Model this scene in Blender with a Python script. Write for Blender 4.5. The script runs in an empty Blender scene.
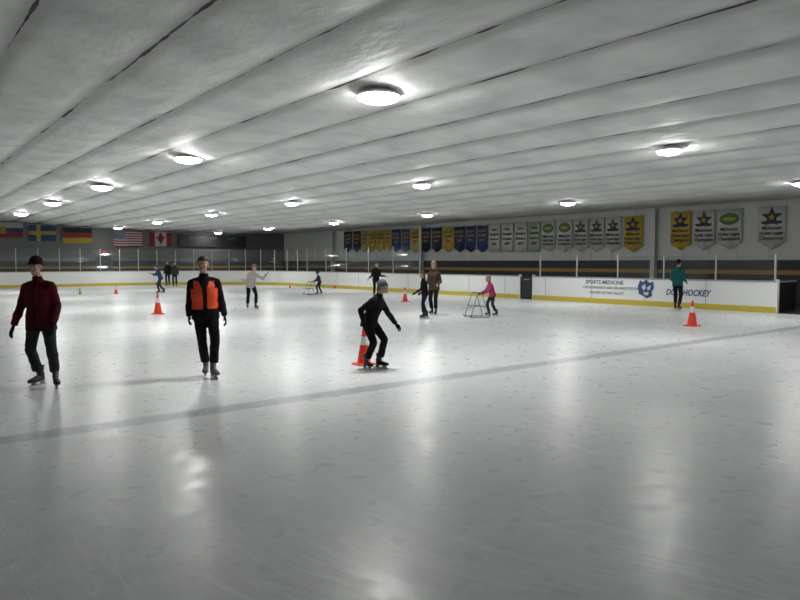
import bpy, bmesh, math, random
from mathutils import Vector, Matrix, noise
from mathutils.bvhtree import BVHTree
random.seed(7)
V=Vector
scene=bpy.context.scene
CAMH=1.7; YAW=math.radians(38.1); F=670.0; PITCH=math.atan(38/F)
fwd2=V((math.sin(YAW),math.cos(YAW),0)); rgt=V((math.cos(YAW),-math.sin(YAW),0))
cf=fwd2*math.cos(PITCH)+V((0,0,-math.sin(PITCH))); cu=fwd2*math.sin(PITCH)+V((0,0,math.cos(PITCH)))
C0=V((0,0,CAMH))
def hit(px,py,axis,val):
    r=cf*F+rgt*(px-400)+cu*(300-py)
    t=(val-C0[axis])/r[axis]
    return C0+r*t
def G(px,py): return hit(px,py,2,0.0)
MATS={}
def mat(name,col,rough=.6,var=.12,scale=8.,bump=0.,bscale=60.,metal=0.,spec=.5,emit=0,ecol=None):
    if name in MATS: return MATS[name]
    m=bpy.data.materials.new(name); m.use_nodes=True
    nt=m.node_tree; N=nt.nodes; L=nt.links; b=N['Principled BSDF']
    b.inputs['Roughness'].default_value=rough; b.inputs['Metallic'].default_value=metal
    b.inputs['Specular IOR Level'].default_value=spec
    tc=N.new('ShaderNodeTexCoord'); n=N.new('ShaderNodeTexNoise'); n.inputs['Scale'].default_value=scale; n.inputs['Detail'].default_value=4
    L.new(tc.outputs['Object'],n.inputs['Vector'])
    mx=N.new('ShaderNodeMix'); mx.data_type='RGBA'
    mx.inputs[6].default_value=(*[c*(1-var) for c in col],1); mx.inputs[7].default_value=(*[min(1,c*(1+var)) for c in col],1)
    L.new(n.outputs['Fac'],mx.inputs[0]); L.new(mx.outputs[2],b.inputs['Base Color'])
    if bump>0:
        n2=N.new('ShaderNodeTexNoise'); n2.inputs['Scale'].default_value=bscale; n2.inputs['Detail'].default_value=3
        L.new(tc.outputs['Object'],n2.inputs['Vector'])
        bp=N.new('ShaderNodeBump'); bp.inputs['Strength'].default_value=bump; bp.inputs['Distance'].default_value=.01
        L.new(n2.outputs['Fac'],bp.inputs['Height']); L.new(bp.outputs['Normal'],b.inputs['Normal'])
    if emit:
        b.inputs['Emission Color'].default_value=(*(ecol or col),1); b.inputs['Emission Strength'].default_value=emit
    MATS[name]=m; return m
class Geo:
    def __init__(s): s.v=[];s.f=[];s.m=[]
    def add(s,vs,fs,m=0):
        o=len(s.v); s.v+= [V(a) for a in vs]
        for f in fs: s.f.append([o+i for i in f]); s.m.append(m)
    def box(s,c,size,m=0,rot=None):
        c=V(c); vs=[]
        for z in(-.5,.5):
            for x,y in((-.5,-.5),(.5,-.5),(.5,.5),(-.5,.5)):
                p=V((x*size[0],y*size[1],z*size[2]))
                if rot is not None: p=rot@p
                vs.append(c+p)
        s.add(vs,[(3,2,1,0),(4,5,6,7),(0,1,5,4),(1,2,6,5),(2,3,7,6),(3,0,4,7)],m)
    def loft(s,rings,m=0,n=16,sq=0):
        vs=[]
        for c,u,v,ru,rv in rings:
            c=V(c);u=V(u);v=V(v)
            for i in range(n):
                a=2*math.pi*i/n; ca,sa=math.cos(a),math.sin(a)
                if sq:
                    e=1-sq; ca=math.copysign(abs(ca)**e,ca); sa=math.copysign(abs(sa)**e,sa)
                vs.append(c+u*(ca*ru)+v*(sa*rv))
        fs=[]
        for k in range(len(rings)-1):
            for i in range(n):
                j=(i+1)%n; fs.append((k*n+i,k*n+j,(k+1)*n+j,(k+1)*n+i))
        fs.append(tuple(reversed(range(n)))); o=(len(rings)-1)*n; fs.append(tuple(range(o,o+n)))
        s.add(vs,fs,m)
    def frus(s,a,ra,b,rb,m=0,n=12):
        a=V(a);b=V(b); d=(b-a)
        if d.length<1e-6: return
        d.normalize(); u=d.orthogonal().normalized(); w=d.cross(u)
        s.loft([(a,u,w,ra,ra),(b,u,w,rb,rb)],m,n)
    def ell(s,c,r,m=0,n=14,k=9,rot=None):
        c=V(c)
        if not hasattr(r,'__len__'): r=(r,r,r)
        vs=[];fs=[]
        for j in range(1,k):
            t=math.pi*j/k
            for i in range(n):
                a=2*math.pi*i/n
                p=V((r[0]*math.sin(t)*math.cos(a),r[1]*math.sin(t)*math.sin(a),r[2]*math.cos(t)))
                if rot is not None: p=rot@p
                vs.append(c+p)
        top=V((0,0,r[2]));bot=V((0,0,-r[2]))
        if rot is not None: top=rot@top;bot=rot@bot
        vs+= [c+top,c+bot]; T=len(vs)-2;B=T+1
        for j in range(k-2):
            for i in range(n):
                q=(i+1)%n; fs.append((j*n+i,(j+1)*n+i,(j+1)*n+q,j*n+q))
        for i in range(n):
            q=(i+1)%n; fs.append((T,i,q)); fs.append((B,(k-2)*n+q,(k-2)*n+i))
        s.add(vs,fs,m)
    def chain(s,pts,m=0,n=12,ends=True):
        for (a,ra),(b,rb) in zip(pts,pts[1:]): s.frus(a,ra,b,rb,m,n)
        for i,(a,ra) in enumerate(pts):
            if ends or 0<i<len(pts)-1: s.ell(a,ra,m,n,8)
    def mesh(s,name,mats,smooth=True):
        me=bpy.data.meshes.new(name); me.from_pydata([tuple(v) for v in s.v],[],s.f)
        for x in mats: me.materials.append(x)
        for p,mi in zip(me.polygons,s.m): p.material_index=mi; p.use_smooth=smooth
        me.update()
        bm=bmesh.new(); bm.from_mesh(me); bmesh.ops.recalc_face_normals(bm,faces=bm.faces); bm.to_mesh(me); bm.free()
        return me
def link(name,data,parent=None,loc=None,mw=None):
    o=bpy.data.objects.new(name,data); scene.collection.objects.link(o)
    if parent: o.parent=parent
    if mw is not None: o.matrix_local=mw
    if loc is not None: o.location=loc
    return o
def autosmooth(me,ang=35):
    try: me.set_sharp_from_angle(angle=math.radians(ang))
    except Exception: pass
def remesh(geo,name,mats,voxel,smooth=4,wr=0,paint=None,wf=9):
    src=geo.mesh(name+'_src',mats)
    t=bpy.data.objects.new('tmp',src); scene.collection.objects.link(t)
    md=t.modifiers.new('r','REMESH'); md.mode='VOXEL'; md.voxel_size=voxel
    if smooth:
        sm=t.modifiers.new('s','SMOOTH'); sm.factor=.5; sm.iterations=smooth
    dg=bpy.context.evaluated_depsgraph_get(); dg.update()
    me=bpy.data.meshes.new_from_object(t.evaluated_get(dg))
    me.name=name
    bpy.data.objects.remove(t)
    bv=BVHTree.FromPolygons([tuple(v) for v in geo.v],geo.f)
    me.materials.clear()
    for x in mats: me.materials.append(x)
    for p in me.polygons:
        c=p.center; h=bv.find_nearest(c)
        mi=geo.m[h[2]] if h[2] is not None else 0
        if paint: mi=paint(c,mi)
        p.material_index=mi; p.use_smooth=True
    if wr>0:
        nn=[v.normal.copy() for v in me.vertices]
        for v,n_ in zip(me.vertices,nn):
            c=v.co
            a=noise.noise(V((c.x*wf,c.y*wf,c.z*wf*1.6)))+.5*noise.noise(c*wf*2.4)
            v.co=c+n_*(a*wr)
    bpy.data.meshes.remove(src)
    return me
SK=mat('skin',(.50,.30,.22),.5,.06); LIP=mat('lips',(.42,.17,.15),.5,.05)
WHT=mat('eye_white',(.6,.58,.55),.3,.02); IRIS=mat('eye_iris',(.05,.03,.02),.2,.02)
def head_template():
    g=Geo()
    g.ell((0,.012,.03),(.075,.095,.095),0,20,14)
    g.ell((0,-.02,-.04),(.056,.066,.072),0,18,12)
    g.ell((0,-.068,-.092),(.024,.02,.02),0)
    g.chain([((-.036,-.07,.026),.015),((0,-.08,.024),.013),((.036,-.07,.026),.015)],0)
    for sx in(-1,1):
        g.ell((sx*.038,-.058,-.022),(.02,.024,.02),0)
        g.ell((sx*.077,.012,-.008),(.009,.018,.03),0,12,8)
    g.chain([((0,-.083,.012),.008),((0,-.1,-.018),.013)],0)
    g.ell((0,-.096,-.02),(.018,.014,.011),0)
    g.chain([((-.022,-.078,-.054),.006),((0,-.086,-.053),.008),((.022,-.078,-.054),.006)],1)
    me=remesh(g,'head_shape',[SK,LIP],.0055,2)
    e=Geo()
    for sx in(-1,1):
        e.ell((sx*.031,-.072,.003),(.0135,.0135,.011),0,12,8)
        e.ell((sx*.031,-.083,.003),(.006,.004,.006),1,10,6)
    return me,e.mesh('eyes_shape',[WHT,IRIS])
HEAD,EYES=head_template()
def hand_template(side,grip=0.):
    g=Geo(); s=side
    U=V((0,1,0))
    g.loft([((0,0,.03),U,(1,0,0),.024,.02),((0,0,-.0),U,(1,0,0),.026,.018),((0,0,-.03),U,(1,0,0),.037,.016),((0,0,-.07),U,(1,0,0),.042,.014),((0,0,-.092),U,(1,0,0),.039,.011)],0,16)
    for y,l in((-.031,.072),(-.0105,.082),(.0105,.076),(.031,.058)):
        p=V((0,y,-.088)); ang=math.radians(12+grip*40); pts=[(p,.0088)]
        for q,(fr,da) in enumerate(((.45,22+grip*35),(.32,24+grip*35),(.23,0))):
            p=p+V((-s*math.sin(ang),0,-math.cos(ang)))*l*fr*1.05
            ang+=math.radians(da); pts.append((p,.0083-.0007*q))
        g.chain(pts,0,8)
    g.chain([((0,-.022,-.02),.013),((-s*.012,-.046,-.05),.0105),((-s*.02,-.052,-.078),.009),((-s*.026,-.048,-.1),.008)],0,8)
    return remesh(g,'hand_shape',[SK],.0035,1)
HANDS={(1,0):hand_template(1),(-1,0):hand_template(-1),(1,1):hand_template(1,1),(-1,1):hand_template(-1,1)}
BLK=mat('skate_boot_black',(.015,.015,.017),.45,.2); PLA=mat('blade_holder',(.25,.25,.26),.5,.05)
STEEL=mat('steel',(.6,.61,.63),.25,.05,metal=1.); LACE=mat('laces',(.5,.5,.48),.8,.05)
def skate_template(bootmat,nm):
    g=Geo()
    X=V((1,0,0));Y=V((0,1,0))
    g.loft([((0,.03,.10),X,Y,.036,.05),((0,.028,.15),X,Y,.04,.056),((0,.015,.2),X,Y,.042,.055),((0,.015,.25),X,Y,.047,.06),((0,.02,.3),X,Y,.052,.064)],0,16)
    Z=V((0,0,1))
    g.loft([((0,.075,.11),X,Z,.028,.035),((0,.04,.115),X,Z,.038,.045),((0,-.04,.112),X,Z,.042,.045),((0,-.1,.1),X,Z,.048,.036),((0,-.15,.095),X,Z,.044,.03),((0,-.18,.09),X,Z,.028,.02)],0,16)
    g.ell((0,.06,.16),(.03,.028,.05),0)
    me=remesh(g,nm,[bootmat],.007,2)
    d=Geo()
    d.loft([((0,.085,.072),X,Z,.03,.01),((0,0,.07),X,Z,.034,.01),((0,-.1,.07),X,Z,.044,.01),((0,-.175,.074),X,Z,.03,.008)],1,12)
    d.loft([((0,.05,.068),X,Y,.02,.035),((0,.055,.03),X,Y,.008,.04)],1,12)
    d.loft([((0,-.09,.068),X,Y,.024,.04),((0,-.1,.03),X,Y,.008,.045)],1,12)
    d.box((0,-.025,.034),(.012,.24,.012),1)
    pr=[(.13,.03),(.125,.012),(.1,0),(-.15,0),(-.178,.008),(-.19,.026),(-.17,.034),(.12,.034)]
    k=len(pr); vs=[(-.002,a,b) for a,b in pr]+[(.002,a,b) for a,b in pr]
    d.add(vs,[tuple(range(k)),tuple(range(2*k-1,k-1,-1))]+[(i,(i+1)%k,(i+1)%k+k,i+k) for i in range(k)],2)
    for i in range(6):
        z=.155+.022*i; y=-.04-.0*i if i>1 else -.07+.02*i
        d.chain([((-.022,y,z),.004),((0,y-.008,z+.004),.004),((.022,y,z),.004)],3,6)
    dm=d.mesh(nm+'_blade',[bootmat,PLA,STEEL,LACE]); autosmooth(dm)
    return me,dm
WB=mat('skate_boot_grey',(.12,.12,.125),.5,.15)
SKATES={'b':skate_template(BLK,'boot_black'),'g':skate_template(WB,'boot_grey')}
def ik(a,t,l1,l2,pole):
    a=V(a);t=V(t); d=t-a; L=min(d.length,(l1+l2)*.998); dn=d.normalized(); t=a+dn*L
    x=(l1*l1-l2*l2+L*L)/(2*L); h=math.sqrt(max(0,l1*l1-x*x))
    p=V(pole); p=(p-dn*p.dot(dn)).normalized()
    return a+dn*x+p*h,t
def objmat(o,m,i=0):
    o.material_slots[i].link='OBJECT'; o.material_slots[i].material=m
def person(name,px,py,face,H,top,pants,hair=None,hat=None,hairmat=None,hatmat=None,glove=None,boot='b',
           pel=(0,0,.985),lean=3,slean=0,twist=0,aL=(.1,0,.17),aR=(-.1,0,.17),fyL=8,fyR=-8,fpL=0,fpR=0,
           wL=(.27,-.05,.91),wR=(-.27,-.05,.91),eL=(.12,1,-.2),eR=(-.12,1,-.2),hy=0,hp=0,bulk=1.1,leg=1.0,voxel=.016,
           headscale=1.0,grip=0,paint=None,shw=1.0,longhair=False,hem=.1,wr=.006,pom=False,trim=None):
    s=H/1.82
    front=(-fwd2)*math.cos(math.radians(face))+rgt*math.sin(math.radians(face))
    yaw=math.atan2(front.y,front.x)+math.pi/2
    root=bpy.data.objects.new(name,None); scene.collection.objects.link(root); root.empty_display_size=.2
    root.location=G(px,py); root.rotation_euler=(0,0,yaw); root.scale=(s,s,s)
    pel=V(pel)
    R=Matrix.Rotation(math.radians(twist),3,'Z')@Matrix.Rotation(math.radians(slean),3,'Y')@Matrix.Rotation(math.radians(lean),3,'X')
    Rp=Matrix.Rotation(math.radians(lean*.4),3,'X')@Matrix.Rotation(math.radians(slean*.5),3,'Y')
    def T(p,R_=R): return pel+R_@V(p)
    X=V((1,0,0));Y=V((0,1,0))
    rings=[(T((0,0,-hem),Rp),Rp@X,Rp@Y,.178*bulk,.14*bulk),(T((0,0,-hem+.03),Rp),Rp@X,Rp@Y,.18*bulk,.142*bulk),(T((0,0,.03),Rp),Rp@X,Rp@Y,.168*bulk,.13*bulk),
           (T((0,.0,.14)),R@X,R@Y,.152*bulk,.118*bulk),(T((0,-.005,.28)),R@X,R@Y,.166*bulk*shw,.13*bulk),
           (T((0,.0,.38)),R@X,R@Y,.168*bulk*shw,.122*bulk),(T((0,.005,.455)),R@X,R@Y,.14*shw,.1),(T((0,.005,.5)),R@X,R@Y,.095,.082),(T((0,0,.55)),R@X,R@Y,.062,.062)]
    g=Geo(); g.loft(rings,0,24)
    g.loft([(T((0,-.002,.51)),R@X,R@Y,.07,.068),(T((0,-.008,.575)),R@X,R@Y,.064,.064)],4 if trim else 0,18)
    neck=T((0,0,.54)); hc=T((0,-.025,.705)); 
    g.frus(neck,.054,T((0,-.012,.65)),.05,2,14)
    hipL=pel+V((.09,0,-.02)); hipR=pel+V((-.09,0,-.02))
    g.loft([(T((0,.0,.05),Rp),Rp@X,Rp@Y,.15,.115),(T((0,0,-.03),Rp),Rp@X,Rp@Y,.168,.128),(T((0,0,-.1),Rp),Rp@X,Rp@Y,.15,.118)],1,18)
    wrists={}
    for sd,w,e in((1,wL,eL),(-1,wR,eR)):
        sh=T((sd*.172*shw,.008,.425)); el,wt=ik(sh,w,.285,.265,e)
        g.chain([(T((sd*.05,.005,.485)),.045),(T((sd*.12*shw,.006,.455)),.056*bulk),(sh,.064*bulk)],0,12)
        m1=sh.lerp(el,.5); m2=el.lerp(wt,.35)
        g.chain([(sh,.064*bulk),(m1,.057*bulk),(el,.05*bulk),(m2,.05*bulk),(wt,.04*bulk)],0,12,ends=False)
        g.ell(sh,.064*bulk,0); g.ell(el,.05*bulk,0)
        wrists[sd]=(wt,(wt-el).normalized())
    for sd,hp_,a,fy,fp in((1,hipL,aL,fyL,fpL),(-1,hipR,aR,fyR,fpR)):
        kn,an=ik(hp_,a,.415,.405,(math.sin(math.radians(fy))*1.0,-1,0))
        up=(kn-an).normalized(); end=an+up*.065
        fr=kn.lerp(end,.35)
        g.chain([(hp_,.092*leg),(hp_.lerp(kn,.4),.086*leg),(kn,.068*leg),(fr,.069*leg),(end,.064*leg)],1,14,ends=False)
        g.ell(hp_,.092*leg,1); g.ell(kn,.068*leg,1)
        bt,bl=SKATES[boot]
        M=Matrix.Translation(an)@Matrix.Rotation(math.radians(fy),4,'Z')@Matrix.Rotation(math.radians(fp),4,'X')@Matrix.Translation((0,-.0,-.17))
        sn='left' if sd>0 else 'right'
        link('skate_boot_'+sn,bt,root,mw=M); link('skate_blade_'+sn,bl,root,mw=M)
    mats=[top,pants,SK,trim or top,trim or top]
    if isinstance(paint,tuple): mats+=list(paint[1]); pf=paint[0]
    else: pf=None
    inv=lambda c:(R.inverted()@(c-pel))
    me=remesh(g,'body',mats,voxel,3,wr,(lambda c,mi:pf(inv(c),mi)) if pf else None)
    link('body',me,root)
    for sd in(1,-1):
        wt,d=wrists[sd]
        z=-d; y=V((0,1,0)) if abs(d.y)<.8 else V((0,0,1)); y=(y-z*y.dot(z)).normalized(); x=y.cross(z)
        M=Matrix((x,y,z)).transposed().to_4x4(); M.translation=wt+d*.012
        h=link('hand_'+('left' if sd>0 else 'right'),HANDS[(sd,grip)],root,mw=M)
        objmat(h,glove or SK)
    HR=Matrix.Rotation(math.radians(hy),4,'Z')@Matrix.Rotation(math.radians(hp),4,'X')
    M=Matrix.Translation(hc)@HR@Matrix.Scale(headscale,4)
    link('head',HEAD,root,mw=M); link('eyes',EYES,root,mw=M)
    hm=hairmat or mat('hair_dark',(.03,.02,.015),.6,.3,40)
    if hair is not False:
        q=Geo()
        q.ell((0,.02,.038),(.084,.1,.1),0,28,18)
        for v in q.v:
            lim=.055 if v.y<-.02 else (.055-(v.y+.02)*1.6)
            low=-.09 if longhair else -.055
            if v.z<max(lim,low) and v.y<.06 :
                c=V((0,.02,.02)); v.xyz=(c+(v-c)*.8)
            v.xyz=v+V((0,0,1))*.003*noise.noise(v*60)
        q.chain([((-.03-.0,-.084,.03),.0035),((-.018,-.09,.028),.003)],0,6); q.chain([((.045,-.078,.028),.003),((.018,-.09,.028),.0035)],0,6)
        if longhair:
            q.loft([((0,.05,.03),X,Y,.078,.06),((0,.07,-.06),X,Y,.085,.045),((0,.085,-.14),X,Y,.095,.038),((0,.095,-.21),X,Y,.08,.03),((0,.1,-.27),X,Y,.045,.018)],0,18)
        link('hair',q.mesh('hair',[hm]),root,mw=M)
    if hat:
        q=Geo(); a=hatmat
        if hat in('beanie','cap'):
            rs=[]
            for t,z in((1.0,.035),(1.02,.06),(.97,.09),(.82,.125),(.55,.15),(.2,.162)):
                rs.append(((0,.016,z),X,Y,.086*t,.103*t))
            q.loft(rs,0,24)
            if hat=='beanie':
                for z in(.035,.05): 
                    q.loft([((0,.014,z-.012),X,Y,.089,.106),((0,.014,z),X,Y,.093,.11),((0,.014,z+.02),X,Y,.089,.106)],0,24)
                if pom: q.ell((0,.016,.175),.03,0)
            else:
                q.loft([((0,-.07,.05),X,Y,.07,.04),((0,-.115,.042),X,Y,.062,.045),((0,-.117,.036),X,Y,.062,.045),((0,-.07,.042),X,Y,.07,.04)],0,20)
        hme=q.mesh('hat',[a]); autosmooth(hme,50)
        link('hat',hme,root,mw=M)
    return root
def fab(n,c,v=.25): return mat(n,c,.9,v,14,.35,90,spec=.2)
black=fab('black_fabric',(.008,.008,.01)); charcoal=fab('charcoal_denim',(.035,.038,.043)); red=fab('dark_red_fleece',(.075,.005,.011))
navy=fab('navy_fabric',(.01,.013,.028)); orange=mat('hi_vis_orange',(1.0,.09,.02),.7,.06,10,.2,70)
tan=fab('tan_fabric',(.25,.2,.15)); cream=fab('cream_fabric',(.4,.38,.34)); blue=fab('blue_fabric',(.015,.06,.16)); teal=fab('teal_fabric',(.008,.09,.09))
pink=fab('pink_fabric',(.4,.05,.15)); purple=fab('purple_fabric',(.06,.02,.08)); grey=fab('grey_knit',(.14,.15,.16)); brown=fab('brown_fabric',(.06,.04,.028))
blond=mat('hair_blond',(.3,.2,.09),.6,.3,40); hbrown=mat('hair_brown',(.06,.035,.02),.6,.3,40)
glv=fab('glove_black',(.008,.008,.009))
def zipj(c,mi):
    if mi==0 and c.y<0 and abs(c.x)<.011 and c.z<.52: return 5
    if mi==0 and -.17<c.z<-.14 : return 5
    return mi
person('man_skating',41,387,-4,1.77,red,charcoal,hat='cap',hatmat=fab('maroon_cap',(.025,.006,.008)),glove=glv,lean=2,pel=(.03,0,.975),paint=(zipj,[fab('maroon_trim',(.02,.003,.005))]),
       aR=(-.06,.06,.17),aL=(.25,-.05,.17),fyR=-14,fyL=38,wR=(-.29,-.12,.87),wL=(.27,-.1,.9),bulk=1.17,voxel=.012,hem=.17,wr=.009,leg=1.04,slean=-2,hy=5,
       eL=(.3,1,-.2),eR=(-.3,1,-.2))
def vest(c,mi):
    if mi==0 and .06<c.z<.47 and abs(c.x)<(.19 if c.z<.36 else .15):
        if c.y<0 and abs(c.x)<.03+max(0,(c.z-.36))*.45: return 0
        return 5
    return mi
person('man_skating',208,377,16,1.81,black,fab('black_trousers',(.01,.01,.012)),hat=None,hair=True,glove=glv,boot='g',pel=(-.02,.02,.97),slean=-2,
       paint=(vest,[orange]),aR=(-.03,.1,.17),aL=(.08,-.14,.17),fyR=-4,fyL=20,wR=(-.25,-.12,.93),wL=(.25,-.06,.92),bulk=1.13,voxel=.012,wr=.006,lean=4,hy=-10,hem=.1,leg=1.03)
person('teenager_skating',374,369,60,1.53,black,black,hat='beanie',hatmat=grey,glove=glv,
       pel=(0,.1,.9),lean=22,aL=(.1,-.07,.17),aR=(-.1,.1,.17),fyL=5,fyR=-20,wL=(.2,-.36,.86),wR=(-.3,.02,.88),hp=-8,bulk=1.12,voxel=.013,leg=1.04,eL=(.3,.6,-1),eR=(-.6,.8,-.3),twist=8)
person('child_skating',425,318,-70,1.42,black,navy,hat=None,hairmat=hbrown,longhair=True,headscale=1.08,voxel=.018,bulk=1.05,
       wL=(.2,-.25,1.0),wR=(-.2,-.3,1.0),lean=8,aL=(.08,-.1,.17),aR=(-.08,.08,.17),shw=.9,wr=.004,glove=purple)
person('woman_skating',434,315,-25,1.72,brown,black,hat='beanie',hatmat=tan,hairmat=blond,longhair=True,voxel=.018,bulk=1.12,shw=.92,
       wL=(.22,-.22,1.05),wR=(-.22,-.22,1.05),aL=(.09,-.06,.17),aR=(-.1,.05,.17),wr=.004,pom=True,hem=.14)
person('woman_skating',376,298,20,1.70,black,black,hairmat=hbrown,longhair=True,voxel=.02,wL=(.45,-.15,1.1),wR=(-.42,-.15,1.0),shw=.92,lean=8,wr=.003,eL=(0,.3,-1),eR=(0,.3,-1))
person('child_skating',491,316,-75,1.30,pink,charcoal,hat='beanie',hatmat=fab('pale_pink_knit',(.4,.25,.28)),hairmat=blond,longhair=True,headscale=1.15,voxel=.018,
       wL=(.17,-.42,1.02),wR=(-.17,-.42,1.02),lean=16,pel=(0,.06,.96),aL=(.1,.2,.17),aR=(-.1,-.08,.17),grip=1,shw=.88,bulk=1.08,wr=.004,eL=(.4,.4,-1),eR=(-.4,.4,-1),glove=black)
person('man_skating',677,310,140,1.78,teal,black,hat='beanie',hatmat=black,voxel=.018,wL=(.22,-.2,1.02),wR=(-.22,-.22,1.03),lean=4,
       aL=(.09,-.08,.17),aR=(-.09,.06,.17),wr=.004,bulk=1.08)
person('woman_skating',252,309,35,1.68,cream,black,hairmat=blond,hat='beanie',hatmat=tan,voxel=.02,pel=(-.02,.05,.95),lean=18,slean=6,wL=(.5,-.3,1.38),wR=(-.42,-.25,1.15),
       aL=(.12,-.1,.17),aR=(-.12,.15,.17),fyR=-20,shw=.92,wr=.003,eL=(0,.2,-1),eR=(0,.2,-1))
person('teenager_skating',160,293,-55,1.62,blue,charcoal,hairmat=hbrown,voxel=.022,lean=20,pel=(0,.05,.93),wL=(.4,-.5,1.2),wR=(-.42,-.4,1.2),
       aL=(.1,-.1,.17),aR=(-.12,.25,.17),wr=0,eL=(0,.2,-1),eR=(0,.2,-1))
person('man_skating',168,286,0,1.78,black,black,voxel=.025,wr=0)
person('woman_skating',175,287,10,1.70,charcoal,black,voxel=.025,wr=0,longhair=True,shw=.92)
person('child_skating',319,294,-60,1.22,purple,navy,voxel=.022,headscale=1.15,hat='beanie',hatmat=black,wr=0,wL=(.2,-.4,1.0),wR=(-.2,-.4,1.0),lean=14,pel=(0,.06,.96),grip=1,
       aL=(.1,.15,.17),aR=(-.1,-.1,.17),shw=.88)
alu=mat('brushed_aluminium',(.25,.26,.27),.35,.08,metal=.8)
def aid(px,py,face,h):
    g=Geo(); r=.014; w=.27; d=.3
    for sx in(-1,1):
        g.chain([((sx*w,d,.015),r),((sx*w,-d,.015),r),((sx*w,-d-.05,.05),r)],0,8)
        g.chain([((sx*w,d,.015),r),((sx*w*.85,.06,h-.02),r),((sx*w*.8,-.02,h),r),((sx*w*.85,-.08,h-.03),r),((sx*w,-d,.015),r)],0,8)
        g.chain([((sx*w*.93,.17,h*.45),r*.9),((sx*w*.93,-.18,h*.45),r*.9)],0,8)
        g.chain([((sx*w*.8,.05,h-.01),.02),((sx*w*.8,-.05,h-.005),.02)],1,8)
    g.chain([((-w*.8,-.02,h),r),((w*.8,-.02,h),r)],0,8); g.chain([((-w*.95,-.21,h*.4),r),((w*.95,-.21,h*.4),r)],0,8)
    front=(-fwd2)*math.cos(math.radians(face))+rgt*math.sin(math.radians(face))
    o=link('skating_aid_frame',g.mesh('skating_aid_frame',[alu,glv]),loc=G(px,py)); o.rotation_euler=(0,0,math.atan2(front.y,front.x)+math.pi/2)
aid(477,317,-75,.76); aid(311,294.5,-60,.68)
cor=mat('cone_orange',(.8,.045,.012),.5,.08); cwh=mat('cone_reflective_white',(.7,.7,.7),.4,.04); cgr=mat('cone_yellow_green',(.25,.35,.04),.5,.08)
def cone(px,py,h,base=None):
    g=Geo(); k=h/.71; X=V((1,0,0));Y=V((0,1,0))
    w=.185*k
    g.loft([((0,0,0),X,Y,w,w),((0,0,.018*k),X,Y,w,w),((0,0,.032*k),X,Y,w*.93,w*.93)],0,32,sq=.72)
    prof=[(.03,.14),(.05,.128),(.22,.1),(.22,.101),(.30,.088),(.30,.086),(.38,.074),(.38,.075),(.54,.049),(.54,.047),(.69,.026),(.71,.022)]
    for i in range(len(prof)-1):
        (z0,r0),(z1,r1)=prof[i],prof[i+1]
        if z0==z1: continue
        m=1 if (abs(z0-.38)<.001) else 0
        g.loft([((0,0,z0*k),X,Y,r0*k,r0*k),((0,0,z1*k),X,Y,r1*k,r1*k)],m,24)
    me=g.mesh('traffic_cone',[base or cor,cwh if base is None else base]); autosmooth(me)
    link('traffic_cone',me,loc=G(px,py))
cone(364,364.5,.62); cone(158,314,.70); cone(405,301.5,.62); cone(692,326,.68); cone(116,294,.48); cone(80,294.5,.4,cgr); cone(335,288.5,.4); cone(290,288,.35)
# ------------------------------------------------------------------ room shell
XW=28.; YW=52.; XL=-6.; YF=-15.
prof=[(-7,2.76),(6.5,2.77),(13.4,2.46),(21.3,2.36),(29,2.50)]
def ceilz(x):
    for (a,za),(b,zb) in zip(prof,prof[1:]):
        if x<=b: t=(x-a)/(b-a); return CAMH+za+(zb-za)*t
    return CAMH+2.5
vs=[];fs=[]; nx=int((XW-XL)/.125)+1; ny=110
for j in range(ny):
    y=YF+(YW-YF)*j/(ny-1)
    for i in range(nx):
        x=XL+(XW-XL)*i/(nx-1); t=(x/1.5)%1.0
        sg=math.sin(math.pi*t)**.8
        amp=.075+.06*noise.noise(V((math.floor(x/1.5)*3.1,y*.2,0)))+max(0,min(1,(x-8)/8))*.05
        z=ceilz(x)+.07-amp*sg+.022*noise.noise(V((x*.7,y*.6,3)))*sg
        vs.append((x,y,z))
for j in range(ny-1):
    for i in range(nx-1):
        a=j*nx+i; fs.append((a,a+nx,a+nx+1,a+1))
me=bpy.data.meshes.new('ceiling'); me.from_pydata(vs,[],fs); me.update()
for p in me.polygons:p.use_smooth=True
cm=bpy.data.materials.new('ceiling_insulation_facing'); cm.use_nodes=True; nt=cm.node_tree;N=nt.nodes;L=nt.links;b=N['Principled BSDF']
b.inputs['Roughness'].default_value=.6; b.inputs['Specular IOR Level'].default_value=.15
tc=N.new('ShaderNodeTexCoord'); sp=N.new('ShaderNodeSeparateXYZ'); L.new(tc.outputs['Object'],sp.inputs[0])
def M(op,a,b_=None,c=None):
    n=N.new('ShaderNodeMath'); n.operation=op
    for i,x in enumerate((a,b_,c)):
        if x is None: continue
        if isinstance(x,(int,float)): n.inputs[i].default_value=x
        else: L.new(x,n.inputs[i])
    return n.outputs[0]
def NZ(scale,vec=None,detail=4,stretch=None):
    n=N.new('ShaderNodeTexNoise'); n.inputs['Scale'].default_value=scale; n.inputs['Detail'].default_value=detail
    src=tc.outputs['Object']
    if stretch:
        mp=N.new('ShaderNodeMapping'); mp.inputs['Scale'].default_value=stretch; L.new(src,mp.inputs[0]); src=mp.outputs[0]
    L.new(src,n.inputs['Vector']); return n.outputs['Fac']
def SM(x,a,b_):
    n=N.new('ShaderNodeMapRange'); n.interpolation_type='SMOOTHSTEP'; L.new(x,n.inputs[0])
    n.inputs[1].default_value=a;n.inputs[2].default_value=b_; return n.outputs[0]
def MIXC(fac,a,b_):
    n=N.new('ShaderNodeMix'); n.data_type='RGBA'
    if isinstance(fac,(int,float)): n.inputs[0].default_value=fac
    else: L.new(fac,n.inputs[0])
    for i,x in((6,a),(7,b_)):
        if isinstance(x,tuple): n.inputs[i].default_value=(*x,1)
        else: L.new(x,n.inputs[i])
    return n.outputs[2]
fx=M('FRACT',M('ADD',M('DIVIDE',sp.outputs[0],1.5),M('MULTIPLY',M('SUBTRACT',NZ(.8,detail=2),.5),.03)))
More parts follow.
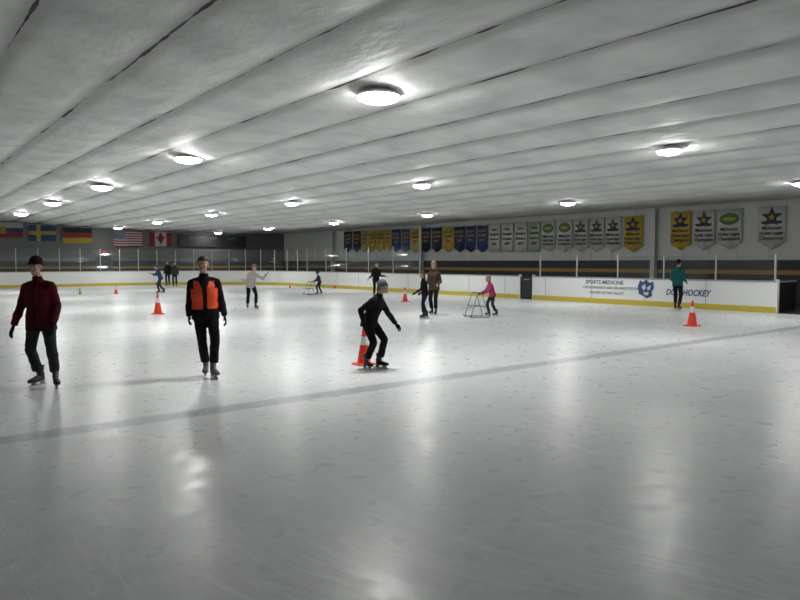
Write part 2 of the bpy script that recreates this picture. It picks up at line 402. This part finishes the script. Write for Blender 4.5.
d=M('MULTIPLY',M('MINIMUM',fx,M('SUBTRACT',1.0,fx)),1.5)
wid=M('MULTIPLY',SM(NZ(1.2,detail=3,stretch=(.3,1,1)),.42,.68),.03)
line=M('MULTIPLY',M('LESS_THAN',d,M('ADD',wid,.005)),SM(NZ(.5,detail=2),.36,.5))
line2=M('MULTIPLY',M('LESS_THAN',M('ABSOLUTE',M('SUBTRACT',sp.outputs[1],18.5)),.02),M('LESS_THAN',sp.outputs[0],3.0))
dirt=NZ(.9,detail=5)
base=MIXC(SM(dirt,.3,.75),(.72,.73,.715),(.54,.55,.54))
edge=SM(d,.0,.3)
base=MIXC(edge,(.42,.425,.415),base)
base=MIXC(M('MAXIMUM',line,line2),base,(.03,.03,.028))
L.new(base,b.inputs['Base Color'])
bp=N.new('ShaderNodeBump'); bp.inputs['Strength'].default_value=.7; bp.inputs['Distance'].default_value=.05
L.new(NZ(3.5,detail=3,stretch=(1,.6,1)),bp.inputs['Height']); L.new(bp.outputs[0],b.inputs['Normal'])
me.materials.append(cm); link('ceiling',me)
wallw=mat('painted_metal_wall',(.50,.51,.49),.6,.06,2); walld=mat('wall_navy_band',(.018,.02,.03),.6,.1); wallg=mat('wall_gold_stripe',(.30,.18,.02),.6,.05)
wallk=mat('wall_grey_lower',(.10,.105,.11),.6,.1); endw=mat('end_wall_shaded_grey',(.10,.105,.10),.6,.08,2)  # end wall is light grey; its shadow is put into this darker colour
ZT=4.6
def wallseg(name,axis,pos,a0,a1,bands,t=.2,out=1):
    g=Geo()
    for z0,z1,m in bands:
        if axis==0: g.box((pos+out*t/2,(a0+a1)/2,(z0+z1)/2),(t,a1-a0,z1-z0),m)
        else: g.box(((a0+a1)/2,pos+out*t/2,(z0+z1)/2),(a1-a0,t,z1-z0),m)
    return link(name,g.mesh(name,[wallw,walld,wallg,wallk,endw],False))
bR=[(-.05,1.2,1),(1.2,1.38,2),(1.38,1.78,1),(1.78,ZT,0)]
bE=[(-.05,1.2,1),(1.2,1.38,2),(1.38,1.78,1),(1.78,ZT,4)]
wallseg('wall_right',0,XW,YF-.2,YW+.2,bR); wallseg('wall_back',1,YW,XL,XW,bE)
wallseg('wall_left',0,XL,YF-.2,YW+.2,bR,out=-1); wallseg('wall_front',1,YF,XL,XW,bR,out=-1)
colm=mat('steel_column_paint',(.5,.51,.5),.5,.05)
g=Geo()
y=YF+.6
while y<YW:
    g.box((XW-.01,y,(1.78+4.15)/2),(.02,.05,4.15-1.78),0); y+=1.2
link('trim_1',g.mesh('trim_1',[wallw],False))
yc=hit(656,240,0,XW)[1]
for y in(yc,yc+16.4,yc+27):
    g=Geo(); g.box((XW-.28,y,2.03),(.02,.22,4.04),0); g.box((XW-.06,y,2.03),(.02,.22,4.04),0); g.box((XW-.17,y,2.03),(.22,.015,4.04),0); g.box((XW-.2,y,.01),(.35,.35,.02),0)
    link('steel_column',g.mesh('steel_column',[colm],False))
rub=mat('rubber_floor',(.05,.05,.052),.8,.2,5,.2,80)
g=Geo(); g.box(((XL+XW)/2,(YF+YW)/2,-.07),(XW-XL,YW-YF,.1),0); link('floor',g.mesh('floor',[rub],False))
# ------------------------------------------------------------------ rink
RX0,RX1,RY0,RY1,RR=-2.5,23.5,-11.,50.,8.5
def rr(x0,x1,y0,y1,r,n=16):
    pts=[]
    for cx,cy,a0 in((x1-r,y1-r,0),(x0+r,y1-r,90),(x0+r,y0+r,180),(x1-r,y0+r,270)):
        for i in range(n+1):
            a=math.radians(a0+90*i/n); pts.append((cx+r*math.cos(a),cy+r*math.sin(a)))
    return pts
im=bpy.data.materials.new('ice'); im.use_nodes=True; nt=im.node_tree;N=nt.nodes;L=nt.links;b=N['Principled BSDF']
tc=N.new('ShaderNodeTexCoord'); sp=N.new('ShaderNodeSeparateXYZ'); L.new(tc.outputs['Object'],sp.inputs[0])
big=NZ(.35,detail=4); fine=NZ(5,detail=7)
base=MIXC(SM(big,.3,.7),(.68,.70,.705),(.78,.795,.80))
base=MIXC(M('MULTIPLY',SM(fine,.4,.75),.45),base,(.60,.62,.625))
def scratch(rot,sc,th):
    mp=N.new('ShaderNodeMapping'); mp.inputs['Rotation'].default_value=(0,0,rot); mp.inputs['Scale'].default_value=(sc,sc*.07,1)
    nz=N.new('ShaderNodeTexNoise'); nz.inputs['Scale'].default_value=.25; nz.inputs['Detail'].default_value=0
    L.new(tc.outputs['Object'],nz.inputs['Vector'])
    vm=N.new('ShaderNodeVectorMath'); vm.operation='MULTIPLY_ADD'; L.new(nz.outputs['Color'],vm.inputs[0]); vm.inputs[1].default_value=(2.5,2.5,0); L.new(tc.outputs['Object'],vm.inputs[2])
    L.new(vm.outputs[0],mp.inputs[0])
    n=N.new('ShaderNodeTexNoise'); n.inputs['Scale'].default_value=1; n.inputs['Detail'].default_value=1; L.new(mp.outputs[0],n.inputs['Vector'])
    q=M('ABSOLUTE',M('SUBTRACT',n.outputs['Fac'],.5)); return M('LESS_THAN',q,th)
scr=M('MAXIMUM',M('MAXIMUM',scratch(.3,7,.009),scratch(1.3,6,.009)),scratch(-.7,5,.008))
base=MIXC(M('MULTIPLY',M('MULTIPLY',scr,SM(big,.35,.6)),.42),base,(.93,.94,.94))
def band(y0,w,soft): 
    dd=M('ABSOLUTE',M('SUBTRACT',sp.outputs[1],y0)); n=N.new('ShaderNodeMapRange'); n.interpolation_type='SMOOTHSTEP'; L.new(dd,n.inputs[0])
    n.inputs[1].default_value=w/2; n.inputs[2].default_value=w/2+soft; n.inputs[3].default_value=1;n.inputs[4].default_value=0; return n.outputs[0]
base=MIXC(M('MULTIPLY',band(7.3,.26,.07),M('MULTIPLY_ADD',fine,.6,.3)),base,(.29,.315,.35))
base=MIXC(M('MULTIPLY',band(15.6,.1,.08),.3),base,(.4,.42,.46))
L.new(base,b.inputs['Base Color'])
rg=N.new('ShaderNodeMapRange'); L.new(fine,rg.inputs[0]); rg.inputs[1].default_value=.3;rg.inputs[2].default_value=.7;rg.inputs[3].default_value=.25;rg.inputs[4].default_value=.38
L.new(rg.outputs[0],b.inputs['Roughness']); b.inputs['IOR'].default_value=1.31; b.inputs['Specular IOR Level'].default_value=.3
bp=N.new('ShaderNodeBump'); bp.inputs['Strength'].default_value=.12; bp.inputs['Distance'].default_value=.004
L.new(NZ(6,detail=2),bp.inputs['Height']); L.new(bp.outputs[0],b.inputs['Normal'])
pts=rr(RX0,RX1,RY0,RY1,RR)
g=Geo(); k=len(pts); g.add([(x,y,0) for x,y in pts]+[(x,y,-.02) for x,y in pts],[tuple(range(k)),tuple(range(2*k-1,k-1,-1))]+[(i,(i+1)%k,(i+1)%k+k,i+k) for i in range(k)])
link('ice_surface',g.mesh('ice_surface',[im],False))
bw=mat('board_white_hdpe',(.78,.79,.78),.35,.04,3); by=mat('kickplate_yellow',(.55,.44,.05),.45,.06); bc=mat('board_cap_rail',(.33,.34,.36),.4,.05)
blkp=mat('black_panel',(.012,.012,.013),.5,.1); post=mat('glass_post_aluminium',(.42,.43,.43),.5,.05,metal=.2)
gl=bpy.data.materials.new('acrylic_shield'); gl.use_nodes=True; nt=gl.node_tree;N=nt.nodes;L=nt.links
N.clear(); o_=N.new('ShaderNodeOutputMaterial'); mx=N.new('ShaderNodeMixShader'); tr=N.new('ShaderNodeBsdfTransparent'); gs=N.new('ShaderNodeBsdfGlossy'); gs.inputs['Roughness'].default_value=.15
tr.inputs[0].default_value=(.93,.95,.94,1); nzz=N.new('ShaderNodeTexNoise'); nzz.inputs['Scale'].default_value=3; mr=N.new('ShaderNodeMapRange'); L.new(nzz.outputs['Fac'],mr.inputs[0]); mr.inputs[3].default_value=.03; mr.inputs[4].default_value=.07
L.new(mr.outputs[0],mx.inputs[0]); L.new(tr.outputs[0],mx.inputs[1]); L.new(gs.outputs[0],mx.inputs[2]); L.new(mx.outputs[0],o_.inputs[0])
root=bpy.data.objects.new('dasher_boards',None); scene.collection.objects.link(root)
def sweep(g,path,o0,o1,z0,z1,m):
    n=len(path); P=[V((x,y,0)) for x,y in path]; vs=[]
    for i,p in enumerate(P):
        t=(P[min(i+1,n-1)]-P[max(i-1,0)]).normalized(); nn=V((t.y,-t.x,0))
        for o,z in((o0,z0),(o1,z0),(o1,z1),(o0,z1)): vs.append(p+nn*o+V((0,0,z)))
    fs=[(0,1,2,3),tuple(4*(n-1)+q for q in(3,2,1,0))]
    for i in range(n-1):
        for q in range(4):
            r_=(q+1)%4; fs.append((4*i+q,4*i+r_,4*i+4+r_,4*i+4+q))
    g.add(vs,fs,m)
gapA=(20.2,21.0); gapB=(8.2,9.75)
def dense(a,b_,st=1.2):
    a=V(a);b_=V(b_);n=max(1,int((b_-a).length/st)); return [tuple(a.lerp(b_,i/n)) for i in range(n+1)]
loop=rr(RX0,RX1,RY0,RY1,RR)
pathA=dense((RX1,gapA[1]),(RX1,RY1-RR))[:-1]+loop[:17]+dense(loop[16],loop[17])[1:-1]+loop[17:34]+dense(loop[33],loop[34])[1:-1]+loop[34:51]+loop[51:68]+[(RX1,gapB[0])]
pathB=[(RX1,gapB[1]),(RX1,gapA[0])]
for nm,pth in(('board_run_long',pathA),('board_run_bench_side',pathB)):
    g=Geo(); sweep(g,pth,.0,.12,.0,1.02,0); sweep(g,pth,-.012,.0,.0,.2,1); sweep(g,pth,-.02,.14,1.02,1.07,2)
    me=g.mesh(nm,[bw,by,bc]); autosmooth(me,30); link(nm,me,root)
g=Geo(); y=gapB[1]+2.4
while y<41:
    if not gapA[0]-.2<y<gapA[1]+.2: g.box((RX1-.004,y,.61),(.008,.018,.82),0)
    y+=2.44
link('panel_seams',g.mesh('panel_seams',[bc],False),root)
g=Geo(); a,b_=gapA
g.box((RX1+.06,(a+b_)/2,.52),(.06,b_-a-.04,1.0),0); g.box((RX1+.02,(a+b_)/2,.9),(.03,.3,.04),1)
for q in gapA+gapB: g.box((RX1+.06,q,.56),(.14,.06,1.12),2)
g.box((RX1+.85,gapB[1]+.05,.52),(1.45,.06,1.0),0); g.box((RX1+.85,gapB[1]+.05,1.04),(1.45,.08,.05),1)
g.box((RX1+2.4,(gapB[0]+gapB[1])/2-1,.5),(.06,3.6,1.0),0)
link('gates',g.mesh('gates',[blkp,bc,bw],False),root)
g=Geo(); gp=Geo()
north=[p for i,p in enumerate(pathA) if i< pathA.index(loop[33])+1 and p[1]>27.5]
sweep(gp,north,.055,.065,1.07,2.6,0)
acc=0
for i in range(len(north)-1):
    a=V(north[i]);b_=V(north[i+1]); Ls=(b_-a).length
    s0=0; st=2.44 if a.y<41.4 and a.x>23 else 1.3
    while acc+ (Ls-s0)>=st:
        s0+=st-acc; acc=0; p=a.lerp(b_,s0/Ls); t=(b_-a).normalized(); n_=V((t.y,-t.x)); p=p+n_*.06
        g.box((p.x,p.y,1.82),(.045,.05,1.56),0,Matrix.Rotation(math.atan2(t.y,t.x),3,'Z'))
    acc+=Ls-s0
y=gapB[1]+.1
while y<gapA[0]:
    g.box((RX1+.09,y,1.52),(.05,.05,.92),0); y+=2.0
link('shield_posts',g.mesh('shield_posts',[post],False),root)
link('shield_acrylic',gp.mesh('shield_acrylic',[gl]),root)
g=Geo(); g.box((RX1+.09,(gapB[1]+gapB[1]+6)/2,1.5),(.012,6,.85),0); link('shield_low',g.mesh('shield_low',[gl],False),root)
RW=Matrix(((0,0,-1),(-1,0,0),(0,1,0))); RE=Matrix(((1,0,0),(0,0,-1),(0,1,0)))
def text(body,loc,size,m,rot,parent=None,name='lettering',wmax=None,shear=0,off=.02):
    cu_=bpy.data.curves.new(name,'FONT'); cu_.body=body; cu_.size=size; cu_.align_x='CENTER'; cu_.align_y='CENTER'; cu_.extrude=.003; cu_.shear=shear; cu_.resolution_u=2
    cu_.offset=size*off
    cu_.materials.append(m); o=bpy.data.objects.new(name,cu_); scene.collection.objects.link(o)
    M4=rot.to_4x4(); M4.translation=V(loc)
    if parent: o.parent=parent
    o.matrix_local=M4
    if wmax:
        bpy.context.view_layer.update(); w=o.dimensions.x
        if w>wmax: o.matrix_local=M4@Matrix.Diagonal((wmax/w,1,1,1))
    return o
ink=mat('ink_black',(.02,.02,.022),.6,.1); inkg=mat('ink_green',(.04,.14,.03),.6,.1); inkb=mat('ink_blue',(.03,.07,.2),.6,.1); inkw=mat('ink_white',(.6,.6,.58),.6,.05); inky=mat('ink_gold',(.4,.26,.03),.6,.05); inkf=mat('ink_faded_grey',(.12,.13,.15),.6,.1)
XB=RX1-.006
def onb(px,py): return hit(px,py,0,XB)
a=onb(604,282.5); text('SPORTS MEDICINE',(XB,a.y,a.z),.22,inkb,RW,root,wmax=2.1,off=.015); a=onb(610,288); text('ORTHOPAEDICS AND REHABILITATION',(XB,a.y,a.z),.15,inkf,RW,root,wmax=2.6,off=.01); a=onb(606,293); text('CENTER OF THE VALLEY',(XB,a.y,a.z),.15,inkf,RW,root,wmax=2.0,off=.01)
a=onb(687,293); text('DUO HOCKEY',(XB,a.y,a.z),.32,inkb,RW,root,shear=.3,wmax=1.75)
g=Geo(); c=onb(646,289)
pl=[(-.36,.1),(-.26,.33),(-.12,.26),(0,.37),(.15,.24),(.3,.3),(.34,.05),(.24,-.1),(.26,-.27),(.05,-.36),(-.12,-.27),(-.3,-.2)]
g.add([(XB-.004,c.y-u,c.z+v) for u,v in pl],[tuple(range(len(pl)))],0)
for pl in ([(-.2,.08),(-.04,.2),(.0,.04),(-.1,-.06)],[(.04,.06),(.22,.16),(.16,-.02),(.08,-.06)],[(-.12,-.12),(.14,-.12),(.08,-.24),(-.06,-.24)]):
    g.add([(XB-.008,c.y-u,c.z+v) for u,v in pl],[tuple(range(len(pl)))],1)
link('mascot_decal',g.mesh('mascot_decal',[inkb,inkw],False),root)
# ------------------------------------------------------------------ banners
bwht=mat('banner_white',(.52,.53,.50),.8,.05,4); byel=mat('banner_gold',(.50,.34,.03),.8,.08,4); bnav=mat('banner_navy',(.015,.025,.075),.8,.1,4); bblu=mat('banner_blue',(.02,.05,.16),.8,.1,4); bgrn=mat('banner_pale_green',(.36,.44,.33),.8,.08,4)
def star(g,cy,cz,r,m,x,n=5):
    p=[]
    for i in range(2*n):
        a=math.pi/2+math.pi*i/n; q=r if i%2==0 else r*.42; p.append((x,cy-q*math.cos(a),cz+q*math.sin(a)))
    g.add([(x,cy,cz)]+p,[(0,1+i,1+(i+1)%(2*n)) for i in range(2*n)],m)
def banner(x0,x1,yt,yb,bm,kind,point=True,lines=()):
    X=XW-.1
    a=hit(x0,yt,0,X); c=hit(x1,yt,0,X); zb=hit((x0+x1)/2,yb,0,X).z; zt=(a.z+c.z)/2
    y0,y1=a.y,c.y; ym=(y0+y1)/2; w=abs(y0-y1); pt=min(.28,w*.28) if point else 0
    root=bpy.data.objects.new('wall_banner',None); scene.collection.objects.link(root); root.location=(X,ym,0)
    g=Geo(); n=10; front=[]
    for i in range(n+1):
        t=i/n; yy=(t-.5)*-w; zz=zb+pt*abs(2*t-1) ; rip=.015*math.sin(t*9+ym)
        front.append((rip,yy,zt,zz))
    vs=[];fs=[]
    for r,yy,z1,z0 in front: vs+= [(r,yy,z1),(r*1.5,yy,z0),(r+.008,yy,z1),(r*1.5+.008,yy,z0)]
    for i in range(n):
        q=4*i; fs+=[(q,q+4,q+5,q+1),(q+2,q+3,q+7,q+6),(q,q+2,q+6,q+4),(q+1,q+5,q+7,q+3)]
    fs+=[(0,1,3,2),(4*n,4*n+2,4*n+3,4*n+1)]
    g.add(vs,fs,0); g.chain([((0,w/2+.05,zt),.015),((0,-w/2-.05,zt),.015)],1,8)
    link('cloth',g.mesh('cloth',[bm,post],True),root)
    h=zt-zb; xx=-.03; d=Geo()
    dk=ink if bm in(bwht,bgrn) else (bnav if bm is byel else inky)
    if kind=='star':
        star(d,0,zt-h*.24,w*.42,0,xx); star(d,0,zt-h*.24,w*.15,1,xx-.004)
        d.add([(xx-.002,w*.4,zt-h*.33),(xx-.002,-w*.4,zt-h*.33),(xx-.002,-w*.36,zt-h*.40),(xx-.002,w*.36,zt-h*.40)],[(0,1,2,3)],0)
        link('emblem',d.mesh('emblem',[dk,inky],False),root)
    if kind=='oval':
        d.add([(xx,w*.42*math.cos(i*.3142),zt-h*.24+h*.15*math.sin(i*.3142)) for i in range(20)],[tuple(range(20))],0)
        d.add([(xx-.004,w*.28*math.cos(i*.3142),zt-h*.24+h*.05*math.sin(i*.3142)) for i in range(20)],[tuple(range(20))],1)
        link('emblem',d.mesh('emblem',[inkg,inky],False),root)
    for j,t in enumerate(lines):
        z=zt-h*(.5+.12*j) if kind in('star','oval') else zt-h*(.2+.17*j)
        text(t,(xx,0,z),h*.13,dk,RW,root,wmax=w*.88)
B=banner
seq=[(344,352,bnav),(353,361,bnav),(362,367,byel),(368,375,byel),(376,384,byel),(385,391,byel),(392,401,bblu),(402,410,bblu),(411,420,byel),(421,431,bnav),(432,442,bnav),(443,454,byel),(455,465,bnav),(466,476,bblu),(477,488,bblu)]
for x0,x1,m in seq:
    t=(x0-344)/144; B(x0,x1-.6,231.5-6.5*t,252.5,m,'t',True,('LEAGUE','CHAMPS','2004'))
wl=('Midwest','Hockey League','Champions')
for x0,x1,k,m,pt in((489,500,'t',bwht,0),(502,513,'t',bwht,0),(515,527,'t',bwht,0),(529,540,'t',bgrn,0),(542,555,'oval',bwht,1),(558,572,'oval',bwht,1),(574,588,'star',bwht,1),(590,604,'star',bwht,1),(606,621,'star',bwht,1),(624,643,'star',byel,1)):
    t=(x0-489)/154; B(x0,x1,224-9*t,252,m,k,bool(pt),('State','Champions','Division','2007') if k=='t' else wl)
for x0,x1,yt,yb,k,m,pt in((671,691,211.5,250,'star',byel,1),(694,715,210.5,250,'star',bwht,1),(718,742,209.5,249,'oval',bwht,1),(759,786,207,249,'star',bwht,1)):
    B(x0,x1,yt,yb,m,k,bool(pt),wl)
# ------------------------------------------------------------------ flags
fw=mat('flag_white',(.3,.3,.3),.8,.05); fr_=mat('flag_red',(.16,.012,.016),.8,.05); fb=mat('flag_blue',(.015,.035,.11),.8,.05); fyl=mat('flag_yellow',(.27,.2,.02),.8,.05); fk=mat('flag_black',(.01,.01,.01),.8,.05)
FM=[fw,fr_,fb,fyl,fk,post]
def flag(px0,px1,py0,py1,fn):
    Yp=YW-.12; a=hit(px0,py0,1,Yp); b_=hit(px1,py1,1,Yp); W=b_.x-a.x; Hh=a.z-b_.z; z1=min(a.z,ceilz(a.x)-.12); n,m=48,26
    vs=[];fs=[];ms=[]
    for j in range(m+1):
        for i in range(n+1):
            u=i/n;v=j/m; vs.append((W*u,.03*math.sin(u*11+px0),-Hh*v-.02*math.sin(u*6)*v))
    g=Geo()
    for j in range(m):
        for i in range(n):
            q=j*(n+1)+i; fs.append((q,q+1,q+n+2,q+n+1)); ms.append(fn((i+.5)/n,(j+.5)/m))
    g.v=[V(x) for x in vs]; g.f=fs; g.m=ms; g.chain([((-.03,0,.0),.015),((W+.03,0,.0),.015)],5,8)
    link('wall_flag',g.mesh('wall_flag',FM),loc=(a.x,Yp,z1))
flag(-6,23,219,235,lambda u,v:(3 if (abs(u-.3)<.1 and abs(v-.5)<.22) else (0 if v<.33 else 2 if v<.66 else 1)))
flag(28,56,219,236,lambda u,v:3 if abs(u-.36)<.07 or abs(v-.5)<.1 else 2)
flag(62,92,220,237,lambda u,v:4 if v<.33 else 1 if v<.66 else 3)
flag(113,142,223,240,lambda u,v:((0 if (int(u*40)+int(v*26))%3==0 else 2) if u<.4 and v<.54 else (1 if int(v*13)%2==0 else 0)))
def can(u,v):
    if u<.25 or u>.75: return 1
    x=abs(u-.5)*2;y=v
    return 1 if ((x<.28*(1-abs(y-.45)*2.2)) or (x<.04 and y<.85 and y>.3) or (x<.36 and abs(y-.42)<.06)) else 0
flag(149,172,226,241,can)
Yp=YW-.06; a=hit(178,230,1,Yp); b_=hit(245,244,1,Yp)
g=Geo(); cx=(a.x+b_.x)/2; cz=(a.z+b_.z)/2-.3; g.box((0,-.04,0),(b_.x-a.x,.14,(a.z-b_.z)*.88),0); g.box((0,-.13,(a.z-b_.z)*.45),(b_.x-a.x+.1,.05,.05),1); g.box((0,-.13,-(a.z-b_.z)*.45),(b_.x-a.x+.1,.05,.05),1)
sb=link('scoreboard',g.mesh('scoreboard',[blkp,walld],False),loc=(cx,Yp-.05,cz))
for i,t in enumerate(('HOME','TIME','GUEST')): text(t,((i-1)*1.6,-.115,.2),.28,wallk,RE,sb)
dm=mat('door_dark',(.03,.03,.035),.5,.1)
g=Geo(); g.box((0,-.03,1.03),(.95,.05,2.06),0); g.box((-.53,-.04,1.06),(.1,.07,2.12),1); g.box((.53,-.04,1.06),(.1,.07,2.12),1); g.box((0,-.04,2.14),(1.16,.07,.1),1); g.box((.35,-.08,1.0),(.12,.05,.03),1)
p=hit(104,260,1,YW); link('door_1',g.mesh('door_1',[dm,endw],False),loc=(p.x,YW-.01,0))
ex=mat('exit_sign_red',(.8,.03,.02),.5,.02,emit=1.5)
g=Geo(); g.box((0,0,0),(.4,.08,.2),0); es=link('exit_sign',g.mesh('exit_sign',[walld],False),loc=(p.x,YW-.05,2.45)); text('EXIT',(0,-.045,0),.16,ex,RE,es)
wood=mat('bench_wood',(.2,.13,.07),.6,.2,6)
g=Geo(); yb0,yb1=11.,18.; g.box((26.6,(yb0+yb1)/2,.45),(.4,yb1-yb0,.05),0)
for y in(yb0+.3,(yb0+yb1)/2,yb1-.3): g.box((26.6,y,.2),(.3,.06,.44),1)
link('players_bench',g.mesh('players_bench',[wood,colm],False))
# ------------------------------------------------------------------ lamps
lens=mat('lamp_lens',(1,1,1),.3,.0,emit=138,ecol=(1,1,.975)); hous=mat('lamp_housing',(.8,.8,.8),.5,.03)
def lampmesh(r,nm):
    g=Geo(); X=V((1,0,0));Y=V((0,1,0))
    g.loft([((0,0,-.01),X,Y,r*1.02,r*1.02),((0,0,.03),X,Y,r*1.02,r*1.02),((0,0,.08),X,Y,r*.6,r*.6),((0,0,.12),X,Y,.08,.08)],1,32)
    rs=[]
    for t in range(5):
        a=math.pi/2*t/4; rs.append(((0,0,-.011-r*.3*math.sin(a)),X,Y,max(.01,r*math.cos(a)),max(.01,r*math.cos(a))))
    g.loft(rs,0,18); me=g.mesh(nm,[lens,hous]); autosmooth(me,50); return me
LA=lampmesh(.34,'lamp_large'); LB=lampmesh(.26,'lamp_medium')
for X_,Y0,st,lm,dz,k0 in((6.54,8.9,8.4,LA,.085,0),(13.4,7.8,8.2,LB,.1,-1),(21.3,8.2,8.4,LB,.085,-1)):
    for k in range(k0,6):
        y=Y0+st*k
        if y<YW-1.5: link('ceiling_light',lm,loc=(X_,y,ceilz(X_)-dz))
w=bpy.data.worlds.new('world'); scene.world=w; w.use_nodes=True; w.node_tree.nodes['Background'].inputs[0].default_value=(.02,.02,.02,1); w.node_tree.nodes['Background'].inputs[1].default_value=.2
cam=bpy.data.cameras.new('camera'); cam.sensor_width=36; cam.lens=F/800*36; cam.clip_end=200
co=bpy.data.objects.new('camera',cam); scene.collection.objects.link(co); co.location=C0; co.rotation_euler=(math.pi/2-PITCH,0,-YAW); scene.camera=co
scene.view_settings.view_transform='Standard'; scene.view_settings.look='None'; scene.view_settings.exposure=0
